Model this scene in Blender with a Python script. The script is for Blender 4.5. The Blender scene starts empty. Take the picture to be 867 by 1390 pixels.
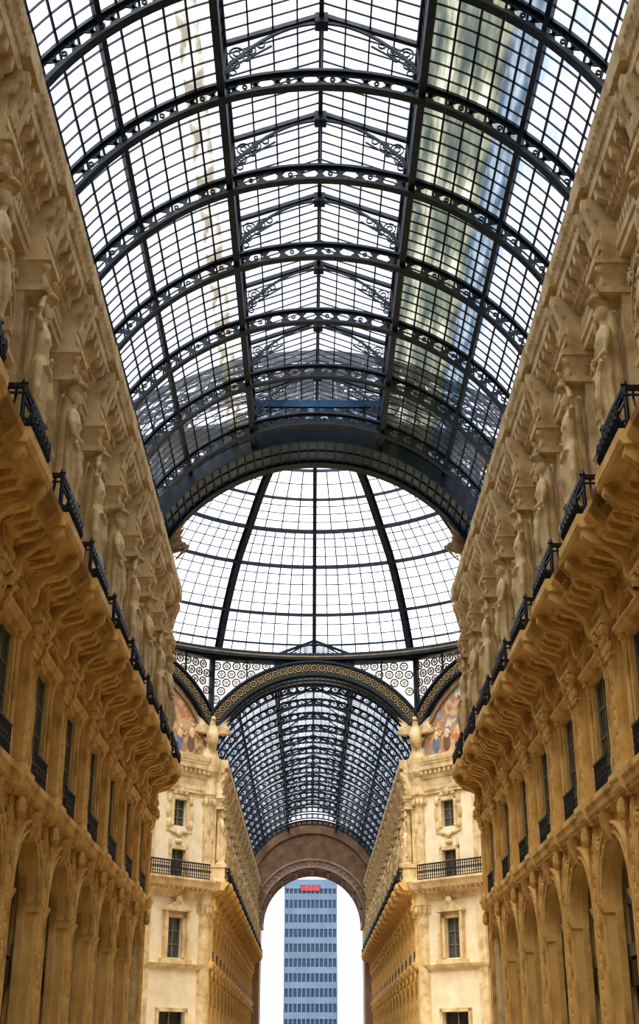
import bpy, math, random
from mathutils import Vector, Matrix
random.seed(7)
scene = bpy.context.scene
PI = math.pi
L = 4.30           # facade bay length
LV = 4.36          # roof rib spacing
WX = 7.3           # half width of arcade (wall face)
YE = 55.5          # end of near arm / start of octagon
YF = 92.5          # far side of octagon
YC = 74.0
CZ = 19.87         # vault centre height
R0 = 8.23          # vault inner radius
NFAR = 16
YEND = YF + NFAR * LV
ZT = 21.8          # top of the main cornice

# ------------------------------------------------------------------ materials
def new_mat(name):
    m = bpy.data.materials.new(name); m.use_nodes = True
    nt = m.node_tree
    b = nt.nodes["Principled BSDF"]
    return m, nt, b

def noise_mat(name, c1, c2, scale=1.5, rough=0.75, bump=0.0, bscale=12, c3=None, metallic=0.0):
    m, nt, b = new_mat(name)
    tc = nt.nodes.new("ShaderNodeTexCoord")
    n = nt.nodes.new("ShaderNodeTexNoise"); n.inputs["Scale"].default_value = scale
    n.inputs["Detail"].default_value = 8; n.inputs["Roughness"].default_value = 0.6
    nt.links.new(tc.outputs["Object"], n.inputs["Vector"])
    r = nt.nodes.new("ShaderNodeValToRGB")
    r.color_ramp.elements[0].position = 0.33; r.color_ramp.elements[0].color = (*c1, 1)
    r.color_ramp.elements[1].position = 0.66; r.color_ramp.elements[1].color = (*c2, 1)
    if c3:
        e = r.color_ramp.elements.new(0.5); e.color = (*c3, 1)
    nt.links.new(n.outputs["Fac"], r.inputs["Fac"])
    nt.links.new(r.outputs["Color"], b.inputs["Base Color"])
    b.inputs["Roughness"].default_value = rough
    b.inputs["Metallic"].default_value = metallic
    if bump > 0:
        n2 = nt.nodes.new("ShaderNodeTexNoise"); n2.inputs["Scale"].default_value = bscale
        n2.inputs["Detail"].default_value = 4
        nt.links.new(tc.outputs["Object"], n2.inputs["Vector"])
        bp = nt.nodes.new("ShaderNodeBump"); bp.inputs["Strength"].default_value = bump
        bp.inputs["Distance"].default_value = 0.04
        nt.links.new(n2.outputs["Fac"], bp.inputs["Height"])
        nt.links.new(bp.outputs["Normal"], b.inputs["Normal"])
    return m

def glass_mat(name, tint, gloss=0.05, haze=0.0, hazecol=(0.8, 0.8, 0.8), ramp=None, scale=0.7, stretch=(1.3, 0.45, 1.3)):
    m = bpy.data.materials.new(name); m.use_nodes = True
    nt = m.node_tree; nt.nodes.clear()
    out = nt.nodes.new("ShaderNodeOutputMaterial")
    t = nt.nodes.new("ShaderNodeBsdfTransparent"); t.inputs[0].default_value = (*tint, 1)
    if ramp:
        tc = nt.nodes.new("ShaderNodeTexCoord")
        mp = nt.nodes.new("ShaderNodeMapping"); mp.inputs["Scale"].default_value = stretch
        n = nt.nodes.new("ShaderNodeTexNoise"); n.inputs["Scale"].default_value = scale; n.inputs["Detail"].default_value = 4
        r = nt.nodes.new("ShaderNodeValToRGB")
        r.color_ramp.elements[0].position = ramp[0][0]; r.color_ramp.elements[0].color = (*ramp[0][1], 1)
        r.color_ramp.elements[1].position = ramp[-1][0]; r.color_ramp.elements[1].color = (*ramp[-1][1], 1)
        for p_, c_ in ramp[1:-1]:
            e = r.color_ramp.elements.new(p_); e.color = (*c_, 1)
        nt.links.new(tc.outputs["Object"], mp.inputs["Vector"]); nt.links.new(mp.outputs["Vector"], n.inputs["Vector"])
        nt.links.new(n.outputs["Fac"], r.inputs["Fac"]); nt.links.new(r.outputs["Color"], t.inputs[0])
    g = nt.nodes.new("ShaderNodeBsdfGlossy"); g.inputs["Roughness"].default_value = 0.12
    g.inputs["Color"].default_value = (0.75, 0.85, 1, 1)
    mx = nt.nodes.new("ShaderNodeMixShader"); mx.inputs[0].default_value = gloss
    nt.links.new(t.outputs[0], mx.inputs[1]); nt.links.new(g.outputs[0], mx.inputs[2])
    last = mx
    if haze > 0:
        d = nt.nodes.new("ShaderNodeBsdfTranslucent"); d.inputs[0].default_value = (*hazecol, 1)
        mx2 = nt.nodes.new("ShaderNodeMixShader"); mx2.inputs[0].default_value = haze
        nt.links.new(mx.outputs[0], mx2.inputs[1]); nt.links.new(d.outputs[0], mx2.inputs[2])
        last = mx2
    nt.links.new(last.outputs[0], out.inputs["Surface"])
    return m

MATS = {}
MATS['gold_stone'] = noise_mat("gold_stone", (0.46, 0.27, 0.075), (0.86, 0.62, 0.265), 1.1, 0.8, 0.4, 14, c3=(0.72, 0.485, 0.175))
MATS['beige_stone'] = noise_mat("beige_stone", (0.44, 0.315, 0.155), (0.80, 0.655, 0.41), 1.3, 0.8, 0.35, 14, c3=(0.66, 0.515, 0.295))
MATS['cream'] = noise_mat("cream_plaster", (0.72, 0.61, 0.42), (0.88, 0.79, 0.60), 0.8, 0.85, 0.15, 8)
MATS['ochre'] = noise_mat("ochre_plaster", (0.58, 0.375, 0.12), (0.82, 0.59, 0.245), 0.8, 0.85, 0.2, 8)
MATS['iron'] = noise_mat("blue_black_iron", (0.005, 0.012, 0.022), (0.011, 0.028, 0.050), 3, 0.5, 0, metallic=0.2)
MATS['rail'] = noise_mat("railing_iron", (0.008, 0.010, 0.015), (0.02, 0.024, 0.035), 3, 0.45, 0)
MATS['arch_blue'] = noise_mat("arch_blue_steel", (0.012, 0.05, 0.11), (0.035, 0.13, 0.26), 0.8, 0.25, 0, metallic=0.3)
MATS['band'] = noise_mat("archivolt_bronze", (0.030, 0.028, 0.024), (0.06, 0.052, 0.038), 2, 0.5, 0)
MATS['gilt'] = noise_mat("gilt_metal", (0.18, 0.13, 0.06), (0.34, 0.26, 0.13), 3, 0.5, 0, metallic=0.2)
MATS['lace'] = noise_mat("lace_bronze", (0.06, 0.045, 0.02), (0.16, 0.12, 0.055), 3, 0.5, 0)
MATS['pane'] = noise_mat("window_pane", (0.045, 0.055, 0.05), (0.10, 0.11, 0.095), 0.7, 0.35, 0)
MATS['frame'] = noise_mat("window_frame", (0.17, 0.16, 0.12), (0.25, 0.23, 0.18), 2, 0.6, 0)
MATS['shop'] = noise_mat("shopfront_black", (0.008, 0.008, 0.01), (0.02, 0.018, 0.018), 1, 0.3, 0)
MATS['brown'] = noise_mat("brown_stucco", (0.13, 0.075, 0.045), (0.24, 0.15, 0.09), 0.9, 0.8, 0.3, 6)
MATS['pink'] = noise_mat("pink_granite", (0.26, 0.18, 0.135), (0.38, 0.28, 0.22), 1.5, 0.7, 0.2, 6)
MATS['glass'] = glass_mat("clear_roof_glass", (0.90, 0.91, 0.96), 0.03, 0.03, (0.8, 0.82, 0.88), ramp=[(.34, (0.46, 0.48, 0.54)), (.62, (0.74, 0.75, 0.78))], scale=1.0)
MATS['glass_dome'] = glass_mat("dome_glass", (0.95, 0.95, 0.96), 0.02, 0.0)
MATS['glass_olive'] = glass_mat("olive_reflection_glass", (0.62, 0.66, 0.52), 0.04, 0.04, (0.4, 0.42, 0.33),
    ramp=[(.36, (0.045, 0.065, 0.07)), (.46, (0.11, 0.125, 0.10)), (.55, (0.24, 0.245, 0.17)), (.68, (0.52, 0.51, 0.42))], scale=0.9, stretch=(3.2, 0.35, 3.2))  # reflections in overlapping glazing, painted as a streaky olive tint
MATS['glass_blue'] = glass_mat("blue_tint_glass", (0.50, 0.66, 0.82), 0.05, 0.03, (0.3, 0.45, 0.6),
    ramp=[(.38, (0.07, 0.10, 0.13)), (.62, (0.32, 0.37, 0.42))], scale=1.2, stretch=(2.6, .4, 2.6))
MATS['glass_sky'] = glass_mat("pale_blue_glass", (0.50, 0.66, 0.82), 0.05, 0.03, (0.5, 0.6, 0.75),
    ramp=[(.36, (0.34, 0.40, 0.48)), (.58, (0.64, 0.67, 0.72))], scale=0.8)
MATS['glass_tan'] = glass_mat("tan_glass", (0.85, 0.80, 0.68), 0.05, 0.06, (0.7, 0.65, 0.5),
    ramp=[(.40, (0.20, 0.18, 0.14)), (.50, (0.38, 0.36, 0.31)), (.60, (0.70, 0.69, 0.66))], scale=1.6, stretch=(2, .8, 2))  # tan streak of glazing reflection, painted into the tint
MATS['lace_glass'] = glass_mat("lace_glass", (0.80, 0.78, 0.71), 0.03, 0.12, (0.85, 0.8, 0.65))
m = noise_mat("mosaic_fresco", (0.14, 0.08, 0.05), (0.72, 0.57, 0.36), 0.55, 0.8, 0)
cr = [n for n in m.node_tree.nodes if n.type == 'VALTORGB'][0].color_ramp
e = cr.elements.new(0.46); e.color = (0.60, 0.43, 0.24, 1)
e = cr.elements.new(0.52); e.color = (0.44, 0.20, 0.10, 1)
e = cr.elements.new(0.58); e.color = (0.25, 0.29, 0.31, 1)
MATS['mosaic'] = m
MATS['robe'] = noise_mat("fresco_robe", (0.42, 0.09, 0.05), (0.58, 0.20, 0.10), 2, 0.8)
MATS['robe_blue'] = noise_mat("fresco_blue_robe", (0.10, 0.14, 0.22), (0.18, 0.24, 0.34), 2, 0.8)
MATS['skin'] = noise_mat("fresco_skin", (0.62, 0.43, 0.27), (0.76, 0.56, 0.38), 2, 0.8)
MATS['tower'] = noise_mat("tower_panel", (0.075, 0.125, 0.20), (0.11, 0.17, 0.26), 0.2, 0.6)
MATS['tower_glass'] = noise_mat("tower_window", (0.008, 0.025, 0.06), (0.02, 0.05, 0.10), 0.8, 0.25)
MATS['red'] = noise_mat("red_sign", (0.5, 0.02, 0.02), (0.6, 0.04, 0.03), 1, 0.5)
m, nt, b = new_mat("marble_floor")
tc = nt.nodes.new("ShaderNodeTexCoord"); ck = nt.nodes.new("ShaderNodeTexChecker")
ck.inputs["Scale"].default_value = 0.4; ck.inputs["Color1"].default_value = (0.60, 0.50, 0.36, 1); ck.inputs["Color2"].default_value = (0.42, 0.33, 0.23, 1)
nt.links.new(tc.outputs["Object"], ck.inputs["Vector"]); nt.links.new(ck.outputs["Color"], b.inputs["Base Color"])
b.inputs["Roughness"].default_value = 0.25
MATS['floor'] = m
MATS['asphalt'] = noise_mat("asphalt", (0.10, 0.10, 0.10), (0.16, 0.16, 0.155), 1, 0.9)

# ------------------------------------------------------------------ mesh builder
class MB:
    def __init__(s): s.v = []; s.f = []; s.m = []; s.names = []
    def mi(s, mat):
        if mat not in s.names: s.names.append(mat)
        return s.names.index(mat)
    def add(s, vs, fs, mat):
        o = len(s.v); s.v += [tuple(p) for p in vs]; k = s.mi(mat)
        for f in fs: s.f.append(tuple(i + o for i in f)); s.m.append(k)
    def box(s, x0, x1, y0, y1, z0, z1, mat):
        s.add([(x0,y0,z0),(x1,y0,z0),(x1,y1,z0),(x0,y1,z0),(x0,y0,z1),(x1,y0,z1),(x1,y1,z1),(x0,y1,z1)],
              [(0,3,2,1),(4,5,6,7),(0,1,5,4),(1,2,6,5),(2,3,7,6),(3,0,4,7)], mat)
    def prism(s, prof, y0, y1, mat):
        n = len(prof)
        vs = [(x, y0, z) for x, z in prof] + [(x, y1, z) for x, z in prof]
        fs = [(i, (i+1) % n, n+(i+1) % n, n+i) for i in range(n)] + [tuple(range(n-1, -1, -1)), tuple(range(n, 2*n))]
        s.add(vs, fs, mat)
    def prism_yz(s, prof, x0, x1, mat):
        n = len(prof)
        vs = [(x0, y, z) for y, z in prof] + [(x1, y, z) for y, z in prof]
        fs = [(i, (i+1) % n, n+(i+1) % n, n+i) for i in range(n)] + [tuple(range(n-1, -1, -1)), tuple(range(n, 2*n))]
        s.add(vs, fs, mat)
    def lathe(s, cx, cy, prof, seg, mat, sx=1, sy=1):
        vs = []; fs = []
        for r, z in prof:
            for k in range(seg):
                a = 2*PI*k/seg; vs.append((cx + r*math.cos(a)*sx, cy + r*math.sin(a)*sy, z))
        for i in range(len(prof)-1):
            for k in range(seg):
                k2 = (k+1) % seg; fs.append((i*seg+k, i*seg+k2, (i+1)*seg+k2, (i+1)*seg+k))
        fs.append(tuple(range(seg-1, -1, -1))); fs.append(tuple(range((len(prof)-1)*seg, len(prof)*seg)))
        s.add(vs, fs, mat)
    def arc_yz(s, cy, cz, r0, r1, a0, a1, x0, x1, n, mat, sz=1.0):
        vs = []; fs = []
        for i in range(n+1):
            a = a0 + (a1-a0)*i/n; sn, cs = math.sin(a), math.cos(a)*sz
            for r in (r0, r1):
                for x in (x0, x1): vs.append((x, cy + r*sn, cz + r*cs))
        for i in range(n):
            b = 4*i; c = b+4
            fs += [(b, b+1, c+1, c), (b+2, c+2, c+3, b+3), (b, c, c+2, b+2), (b+1, b+3, c+3, c+1)]
        fs += [(0, 2, 3, 1), (4*n, 4*n+1, 4*n+3, 4*n+2)]
        s.add(vs, fs, mat)
    def arc_xz(s, cx, cz, r0, r1, a0, a1, y0, y1, n, mat):
        vs = []; fs = []
        for i in range(n+1):
            a = a0 + (a1-a0)*i/n; sn, cs = math.sin(a), math.cos(a)
            for r in (r0, r1):
                for y in (y0, y1): vs.append((cx + r*sn, y, cz + r*cs))
        for i in range(n):
            b = 4*i; c = b+4
            fs += [(b, b+1, c+1, c), (b+2, c+2, c+3, b+3), (b, c, c+2, b+2), (b+1, b+3, c+3, c+1)]
        fs += [(0, 2, 3, 1), (4*n, 4*n+1, 4*n+3, 4*n+2)]
        s.add(vs, fs, mat)
    def bar(s, p, q, w, h, mat, up=(0, 0, 1)):
        p = Vector(p); q = Vector(q); d = (q-p)
        if d.length < 1e-6: return
        d.normalize(); u = Vector(up); sd = d.cross(u)
        if sd.length < 1e-4: sd = d.cross(Vector((1, 0, 0)))
        sd.normalize(); u = sd.cross(d).normalized()
        a = sd*w/2; b = u*h/2
        vs = [p-a-b, p+a-b, p+a+b, p-a+b, q-a-b, q+a-b, q+a+b, q-a+b]
        s.add(vs, [(0,3,2,1),(4,5,6,7),(0,1,5,4),(1,2,6,5),(2,3,7,6),(3,0,4,7)], mat)
    def blob(s, c, r, mat, seg=8, rings=5):
        vs = []; fs = []
        for i in range(1, rings):
            t = PI*i/rings
            for k in range(seg):
                a = 2*PI*k/seg
                vs.append((c[0]+r[0]*math.sin(t)*math.cos(a), c[1]+r[1]*math.sin(t)*math.sin(a), c[2]+r[2]*math.cos(t)))
        n = len(vs); vs.append((c[0], c[1], c[2]+r[2])); vs.append((c[0], c[1], c[2]-r[2]))
        for i in range(rings-2):
            for k in range(seg):
                k2 = (k+1) % seg; fs.append((i*seg+k, (i+1)*seg+k, (i+1)*seg+k2, i*seg+k2))
        for k in range(seg):
            k2 = (k+1) % seg; fs.append((n, k, k2)); b = (rings-2)*seg; fs.append((n+1, b+k2, b+k))
        s.add(vs, fs, mat)
    def tube(s, pts, rad, mat, seg=6):
        vs = []; fs = []; n = len(pts); P = [Vector(p) for p in pts]
        if not isinstance(rad, (list, tuple)): rad = [rad]*n
        for i in range(n):
            d = (P[min(i+1, n-1)] - P[max(i-1, 0)]).normalized()
            a = d.cross(Vector((0, 0, 1)))
            if a.length < 0.05: a = d.cross(Vector((1, 0, 0)))
            a.normalize(); b = d.cross(a).normalized()
            for k in range(seg):
                t = 2*PI*k/seg; vs.append(P[i] + (a*math.cos(t) + b*math.sin(t))*rad[i])
        for i in range(n-1):
            for k in range(seg):
                k2 = (k+1) % seg; fs.append((i*seg+k, i*seg+k2, (i+1)*seg+k2, (i+1)*seg+k))
        fs.append(tuple(range(seg-1, -1, -1))); fs.append(tuple(range((n-1)*seg, n*seg)))
        s.add(vs, fs, mat)
    def stretch_upper(s):
        k = (ZT-13.15)/(21.2-13.15)
        s.v = [(x, y, 13.15+(z-13.15)*k if z > 13.15 else z) for x, y, z in s.v]
    def mesh(s, name, smooth=False):
        me = bpy.data.meshes.new(name); me.from_pydata(s.v, [], s.f)
        for nme in s.names: me.materials.append(MATS[nme])
        me.polygons.foreach_set("material_index", s.m)
        if smooth: me.polygons.foreach_set("use_smooth", [True]*len(s.f))
        me.update(); return me

def obj(name, me, loc=(0, 0, 0), rz=0.0, parent=None):
    o = bpy.data.objects.new(name, me); o.location = loc; o.rotation_euler = (0, 0, rz)
    scene.collection.objects.link(o)
    if parent: o.parent = parent
    return o
def empty(name):
    e = bpy.data.objects.new(name, None); scene.collection.objects.link(e); return e

# ------------------------------------------------------------------ facade bay (x = out of wall, y = along, z up)
def wall_arch(b, y0, y1, hw, zs, zt, x0, x1, mat, n=14):
    for sgn in (-1, 1):
        e = y0 if sgn < 0 else y1
        for x in (x0, x1):
            pts = [(x, sgn*hw*math.cos(PI/2*i/n), zs + hw*math.sin(PI/2*i/n)) for i in range(n+1)]
            vs = pts + [(x, p[1], zt) for p in pts] + [(x, e, zs), (x, e, zt)]
            fs = [(i, i+1, n+2+i, n+1+i) for i in range(n)] + [(2*n+2, 0, n+1, 2*n+3)]
            b.add(vs, fs, mat)
        vs = []
        for i in range(n+1):
            c, sn = math.cos(PI/2*i/n), math.sin(PI/2*i/n)
            vs += [(x0, sgn*hw*c, zs+hw*sn), (x1, sgn*hw*c, zs+hw*sn)]
        b.add(vs, [(2*i, 2*i+1, 2*i+3, 2*i+2) for i in range(n)], mat)

def window_panes(b, hw, z0, z1, x, rows=4):
    b.box(x-0.05, x, -hw, hw, z0, z1, 'pane')
    b.box(x, x+0.05, -0.035, 0.035, z0, z1, 'frame')
    for s in (-1, 1):
        b.box(x, x+0.05, s*hw-0.06, s*hw+0.06, z0, z1, 'frame')
        b.box(x, x+0.03, s*hw*.5-0.015, s*hw*.5+0.015, z0, z1, 'frame')
    for i in range(rows+1):
        z = z0 + (z1-z0)*i/rows
        b.box(x, x+0.04, -hw, hw, z-0.03, z+0.03, 'frame')

def cartouche(b, x, y, z, s, mat):
    b.blob((x, y, z), (0.10*s, 0.17*s, 0.24*s), mat)
    for k in (-1, 1):
        b.blob((x, y+k*0.24*s, z+0.02*s), (0.07*s, 0.12*s, 0.10*s), mat)
        b.blob((x, y+k*0.40*s, z-0.07*s), (0.06*s, 0.12*s, 0.07*s), mat)
        b.blob((x, y+k*0.17*s, z-0.18*s), (0.07*s, 0.08*s, 0.10*s), mat)
        b.blob((x, y+k*0.15*s, z+0.22*s), (0.07*s, 0.09*s, 0.08*s), mat)

CORN_LOW = [(-0.3,11.55),(0.22,11.55),(0.22,11.78),(0.28,11.80),(0.28,11.95),(0.22,12.0),(0.22,12.32),(0.34,12.36),(0.42,12.46),(0.42,12.58),(1.02,12.62),(1.08,12.80),(1.16,12.84),(1.24,12.95),(1.32,13.02),(1.34,13.15),(-0.3,13.15)]
CORN_TOP = [(-1.6,18.75),(0.24,18.75),(0.24,18.95),(0.30,18.97),(0.30,19.15),(0.22,19.2),(0.22,19.72),(0.34,19.78),(0.40,19.90),(0.40,20.02),(0.50,20.1),(0.52,20.28),(0.80,20.34),(0.82,20.62),(0.88,20.66),(0.92,20.78),(0.98,20.86),(1.02,21.05),(1.02,21.2),(-1.6,21.2)]
def shift(prof, dx):
    return [(x+dx if x > 0 else x, z) for x, z in prof]

def mould_details(b, y0, y1, LM, UM, dx=0.0):
    n = max(1, int(round((y1-y0)/0.27)))
    st = (y1-y0)/n
    for i in range(n):
        y = y0 + (i+0.5)*st
        b.box(0.36+dx, 0.54+dx, y-0.07, y+0.07, 12.40, 12.58, LM)
        b.box(0.34+dx, 0.48+dx, y-0.07, y+0.07, 19.84, 20.02, UM)
        b.blob((1.08+dx, y, 12.86), (0.08, 0.09, 0.07), LM, 6, 4)
        b.blob((0.84+dx, y, 20.66), (0.08, 0.09, 0.08), UM, 6, 4)
        b.blob((0.98+dx, y, 20.92), (0.06, 0.09, 0.08), UM, 6, 4)
        if i % 2 == 0:
            b.prism([(0.44+dx,20.0),(0.74+dx,20.10),(0.78+dx,20.34),(0.44+dx,20.34)], y-0.10+st/2, y+0.10+st/2, UM)
            b.prism([(0.40+dx,12.32),(0.92+dx,12.46),(1.0+dx,12.63),(0.40+dx,12.63)], y-0.10+st/2, y+0.10+st/2, LM)
        b.blob((0.23+dx, y, 19.46), (0.06, 0.10, 0.14 if i % 2 else 0.20), UM, 6, 4)
        b.blob((0.23+dx, y, 12.16), (0.05, 0.10, 0.12), LM, 6, 4)

def make_bay():
    b = MB(); h = L/2; W = 'gold_stone'; P = 'ochre'
    hw = 1.5; zs = 5.3; T = -1.0
    for s in (-1, 1):
        b.box(T, 0, min(s*hw, s*h), max(s*hw, s*h), 0, zs, P)
        b.box(0, 0.06, min(s*hw, s*(hw+.28)), max(s*hw, s*(hw+.28)), 0.8, zs-0.18, W)
        b.box(0, 0.12, min(s*(hw-.04), s*(hw+.34)), max(s*(hw-.04), s*(hw+.34)), 0, 0.8, W)
        b.prism([(-.45,zs-.22),(.08,zs-.22),(.12,zs-.12),(.16,zs),(-.45,zs)], min(s*(hw-.06), s*(hw+.36)), max(s*(hw-.06), s*(hw+.36)), W)
        cartouche(b, 0.04, s*1.75, 6.8, 0.7, W)
    wall_arch(b, -h, h, hw, zs, 7.3, T, 0, P)
    for (r0, r1, x) in ((hw, hw+.08, .10), (hw+.08, hw+.24, .05), (hw+.24, hw+.32, .13)):
        b.arc_yz(0, zs, r0, r1, -PI/2, PI/2, -0.02, x, 20, W)
    b.arc_yz(0, zs, hw-.14, hw, -PI/2, PI/2, -0.40, -0.22, 20, W)
    for s in (-1, 1): b.box(-.40, -.22, min(s*hw, s*(hw-.14)), max(s*hw, s*(hw-.14)), 0, zs, W)
    for k in range(-7, 8):
        a = k*PI/15; b.blob((0.06, (hw+.16)*math.sin(a), zs+(hw+.16)*math.cos(a)), (.05, .07, .07), W, 6, 4)
    b.prism([(0,6.6),(.16,6.65),(.26,6.95),(.30,7.3),(0,7.3)], -0.16, 0.16, W)
    b.box(-0.62, -0.58, -hw, hw, 0, 4.15, 'shop')
    b.box(-0.62, -0.57, -hw, hw, 4.15, zs+hw, 'pane')
    b.box(-0.58, -0.46, -hw, hw, 4.0, 4.3, 'frame')
    b.box(-0.58, -0.52, -hw, hw, zs-0.04, zs+0.04, 'frame')
    for y in (-0.5, 0.5): b.box(-0.58, -0.50, y-.05, y+.05, 0, zs+1.3, 'frame')
    b.box(-0.58, -0.44, -hw, hw, 0, 0.5, 'shop'); b.box(-0.58, -0.44, -hw+.1, hw-.1, 3.3, 3.9, 'shop')
    b.arc_yz(0, zs, hw-.24, hw-.14, -PI/2, PI/2, -0.58, -0.5, 16, 'frame')
    b.prism([(-.3,7.3),(.07,7.3),(.11,7.42),(.24,7.5),(.27,7.68),(.32,7.72),(.32,7.86),(-.3,7.86)], -h, h, W)
    for i in range(16):
        y = -h + (i+.5)*L/16; b.box(.07, .20, y-.07, y+.07, 7.38, 7.50, W)
    w1 = 0.78; RX = -.12
    for s in (-1, 1):
        b.box(-0.5, 0, min(s*w1, s*h), max(s*w1, s*h), 7.86, 11.55, P)
    b.box(-0.5, 0, -w1, w1, 10.85, 11.55, P)
    window_panes(b, w1, 7.86, 10.85, RX, 4)
    for s in (-1, 1):
        y = s*(w1+.09); b.box(0, .05, y-.09, y+.09, 7.86, 10.95, W)
        y = s*(w1+.28)
        b.box(0, .14, y-.10, y+.10, 7.86, 8.5, W)
        b.lathe(.07, y, [(.08,8.5),(.065,8.56),(.08,8.62),(.06,8.7),(.07,9.6),(.05,10.45),(.08,10.5),(.07,10.58),(.10,10.75),(.12,10.85)], 8, W)
        b.box(0, .20, y-.14, y+.14, 10.85, 10.98, W)
        y = s*1.36
        b.box(0, .03, y-.12, y+.12, 8.2, 11.3, W)
        for k in range(9): b.blob((.03, y, 8.4+k*.34), (.05, .05+.05*(k % 2), .13), W, 6, 4)
        cartouche(b, .05, s*.42, 11.25, .5, W)
    b.box(0, .10, -w1-.1, w1+.1, 10.85, 11.0, W)
    b.prism([(0,10.98),(.22,10.98),(.26,11.05),(.32,11.12),(.32,11.18),(0,11.18)], -w1-.45, w1+.45, W)
    b.arc_yz(0, 10.62, 1.02, 1.12, -0.95, 0.95, 0, .26, 12, W)
    cartouche(b, .08, 0, 11.38, .75, W)
    b.box(.16, .21, -.74, .74, 8.62, 8.68, 'rail'); b.box(.16, .21, -.74, .74, 7.92, 7.97, 'rail')
    for i in range(15):
        y = -.70+i*.1; b.box(.175, .195, y-.012, y+.012, 7.95, 8.65, 'rail')
    for i in range(5):
        y = -.6+i*.3; b.arc_yz(y, 8.30, .08, .115, 0, 2*PI, .17, .20, 10, 'rail')
    b.prism(CORN_LOW, -h, h, W)
    mould_details(b, -h, h, W, 'beige_stone')
    b.prism([(0.3,12.84),(1.40,12.84),(1.46,12.95),(1.46,13.17),(0.3,13.17)], -1.15, 1.15, W)
    for s in (-1, 1):
        b.prism([(.2,11.7),(.34,11.6),(.44,11.75),(.48,12.1),(.75,12.35),(1.2,12.5),(1.36,12.65),(1.36,12.84),(.2,12.84)], s*.95-.13, s*.95+.13, W)
    U = 'beige_stone'; w2 = .70
    b.box(-0.5, 0, -h, -w2, 13.15, 18.75, 'cream'); b.box(-0.5, 0, w2, h, 13.15, 18.75, 'cream')
    b.box(-0.5, 0, -w2, w2, 16.75, 18.75, 'cream')
    window_panes(b, w2, 13.15, 16.8, -0.10, 5)
    for s in (-1, 1):
        y = s*(w2+.10); b.box(0, .09, y-.10, y+.10, 13.15, 16.6, U)
        y = s*(w2+.25); b.box(0, .05, y-.05, y+.05, 13.15, 16.4, U)
        y = s*1.38; b.box(0, .11, y-.09, y+.09, 13.15, 16.75, U); b.box(0, .16, y-.13, y+.13, 16.6, 16.78, U)
        for k in range(8): b.blob((.10, y, 13.8+k*.37), (.05, .06, .13), U, 6, 4)
        b.tube([(.05, s*1.05, 14.2+t*.3) for t in range(3)] + [(.05, s*1.13, 15.1), (.05, s*1.09, 15.5)], [.03,.06,.07,.07,.03], U, 6)
        b.blob((.05, s*1.1, 16.2), (.08, .11, .26), U); b.blob((.05, s*1.08, 14.0), (.08, .11, .2), U)
        b.blob((.08, s*.46, 17.25), (.08, .20, .12), U)
        cartouche(b, .06, s*1.66, 18.25, .6, U)
    b.arc_yz(0, 16.75, 1.29, 1.47, -PI/2, PI/2, 0, .11, 20, U)
    b.arc_yz(0, 16.75, 1.47, 1.55, -PI/2, PI/2, 0, .18, 20, U)
    for k in range(-8, 9):
        a = k*PI/18; b.blob((.11, 1.38*math.sin(a), 16.75+1.38*math.cos(a)), (.05, .07, .07), U, 6, 4)
    b.arc_yz(0, 16.45, .70, .94, -PI/2, PI/2, 0, .13, 16, U, 0.6)
    b.arc_yz(0, 16.55, .94, 1.05, -1.25, 1.25, 0, .24, 14, U, 0.75)
    cartouche(b, .12, 0, 17.45, 1.1, U)
    b.prism([(0,18.2),(.14,18.25),(.24,18.5),(.28,18.75),(0,18.75)], -0.15, 0.15, U)
    b.prism(CORN_TOP, -h, h, U)
    b.stretch_upper()
    return b.mesh("facade_bay")

def candelabra(b, x, y, z0, z1, s, mat):
    z = z0; k = 0
    while z < z1:
        hh = .26 if k % 2 else .42
        b.blob((x, y, z+hh/2), (.05, (.09 if k % 2 else .15)*s, hh/2), mat, 8, 4)
        if k % 2 == 0:
            for t in (-1, 1): b.blob((x, y+t*.15*s, z+hh*.75), (.04, .05, .10), mat, 6, 4)
        z += hh*.92; k += 1

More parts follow.
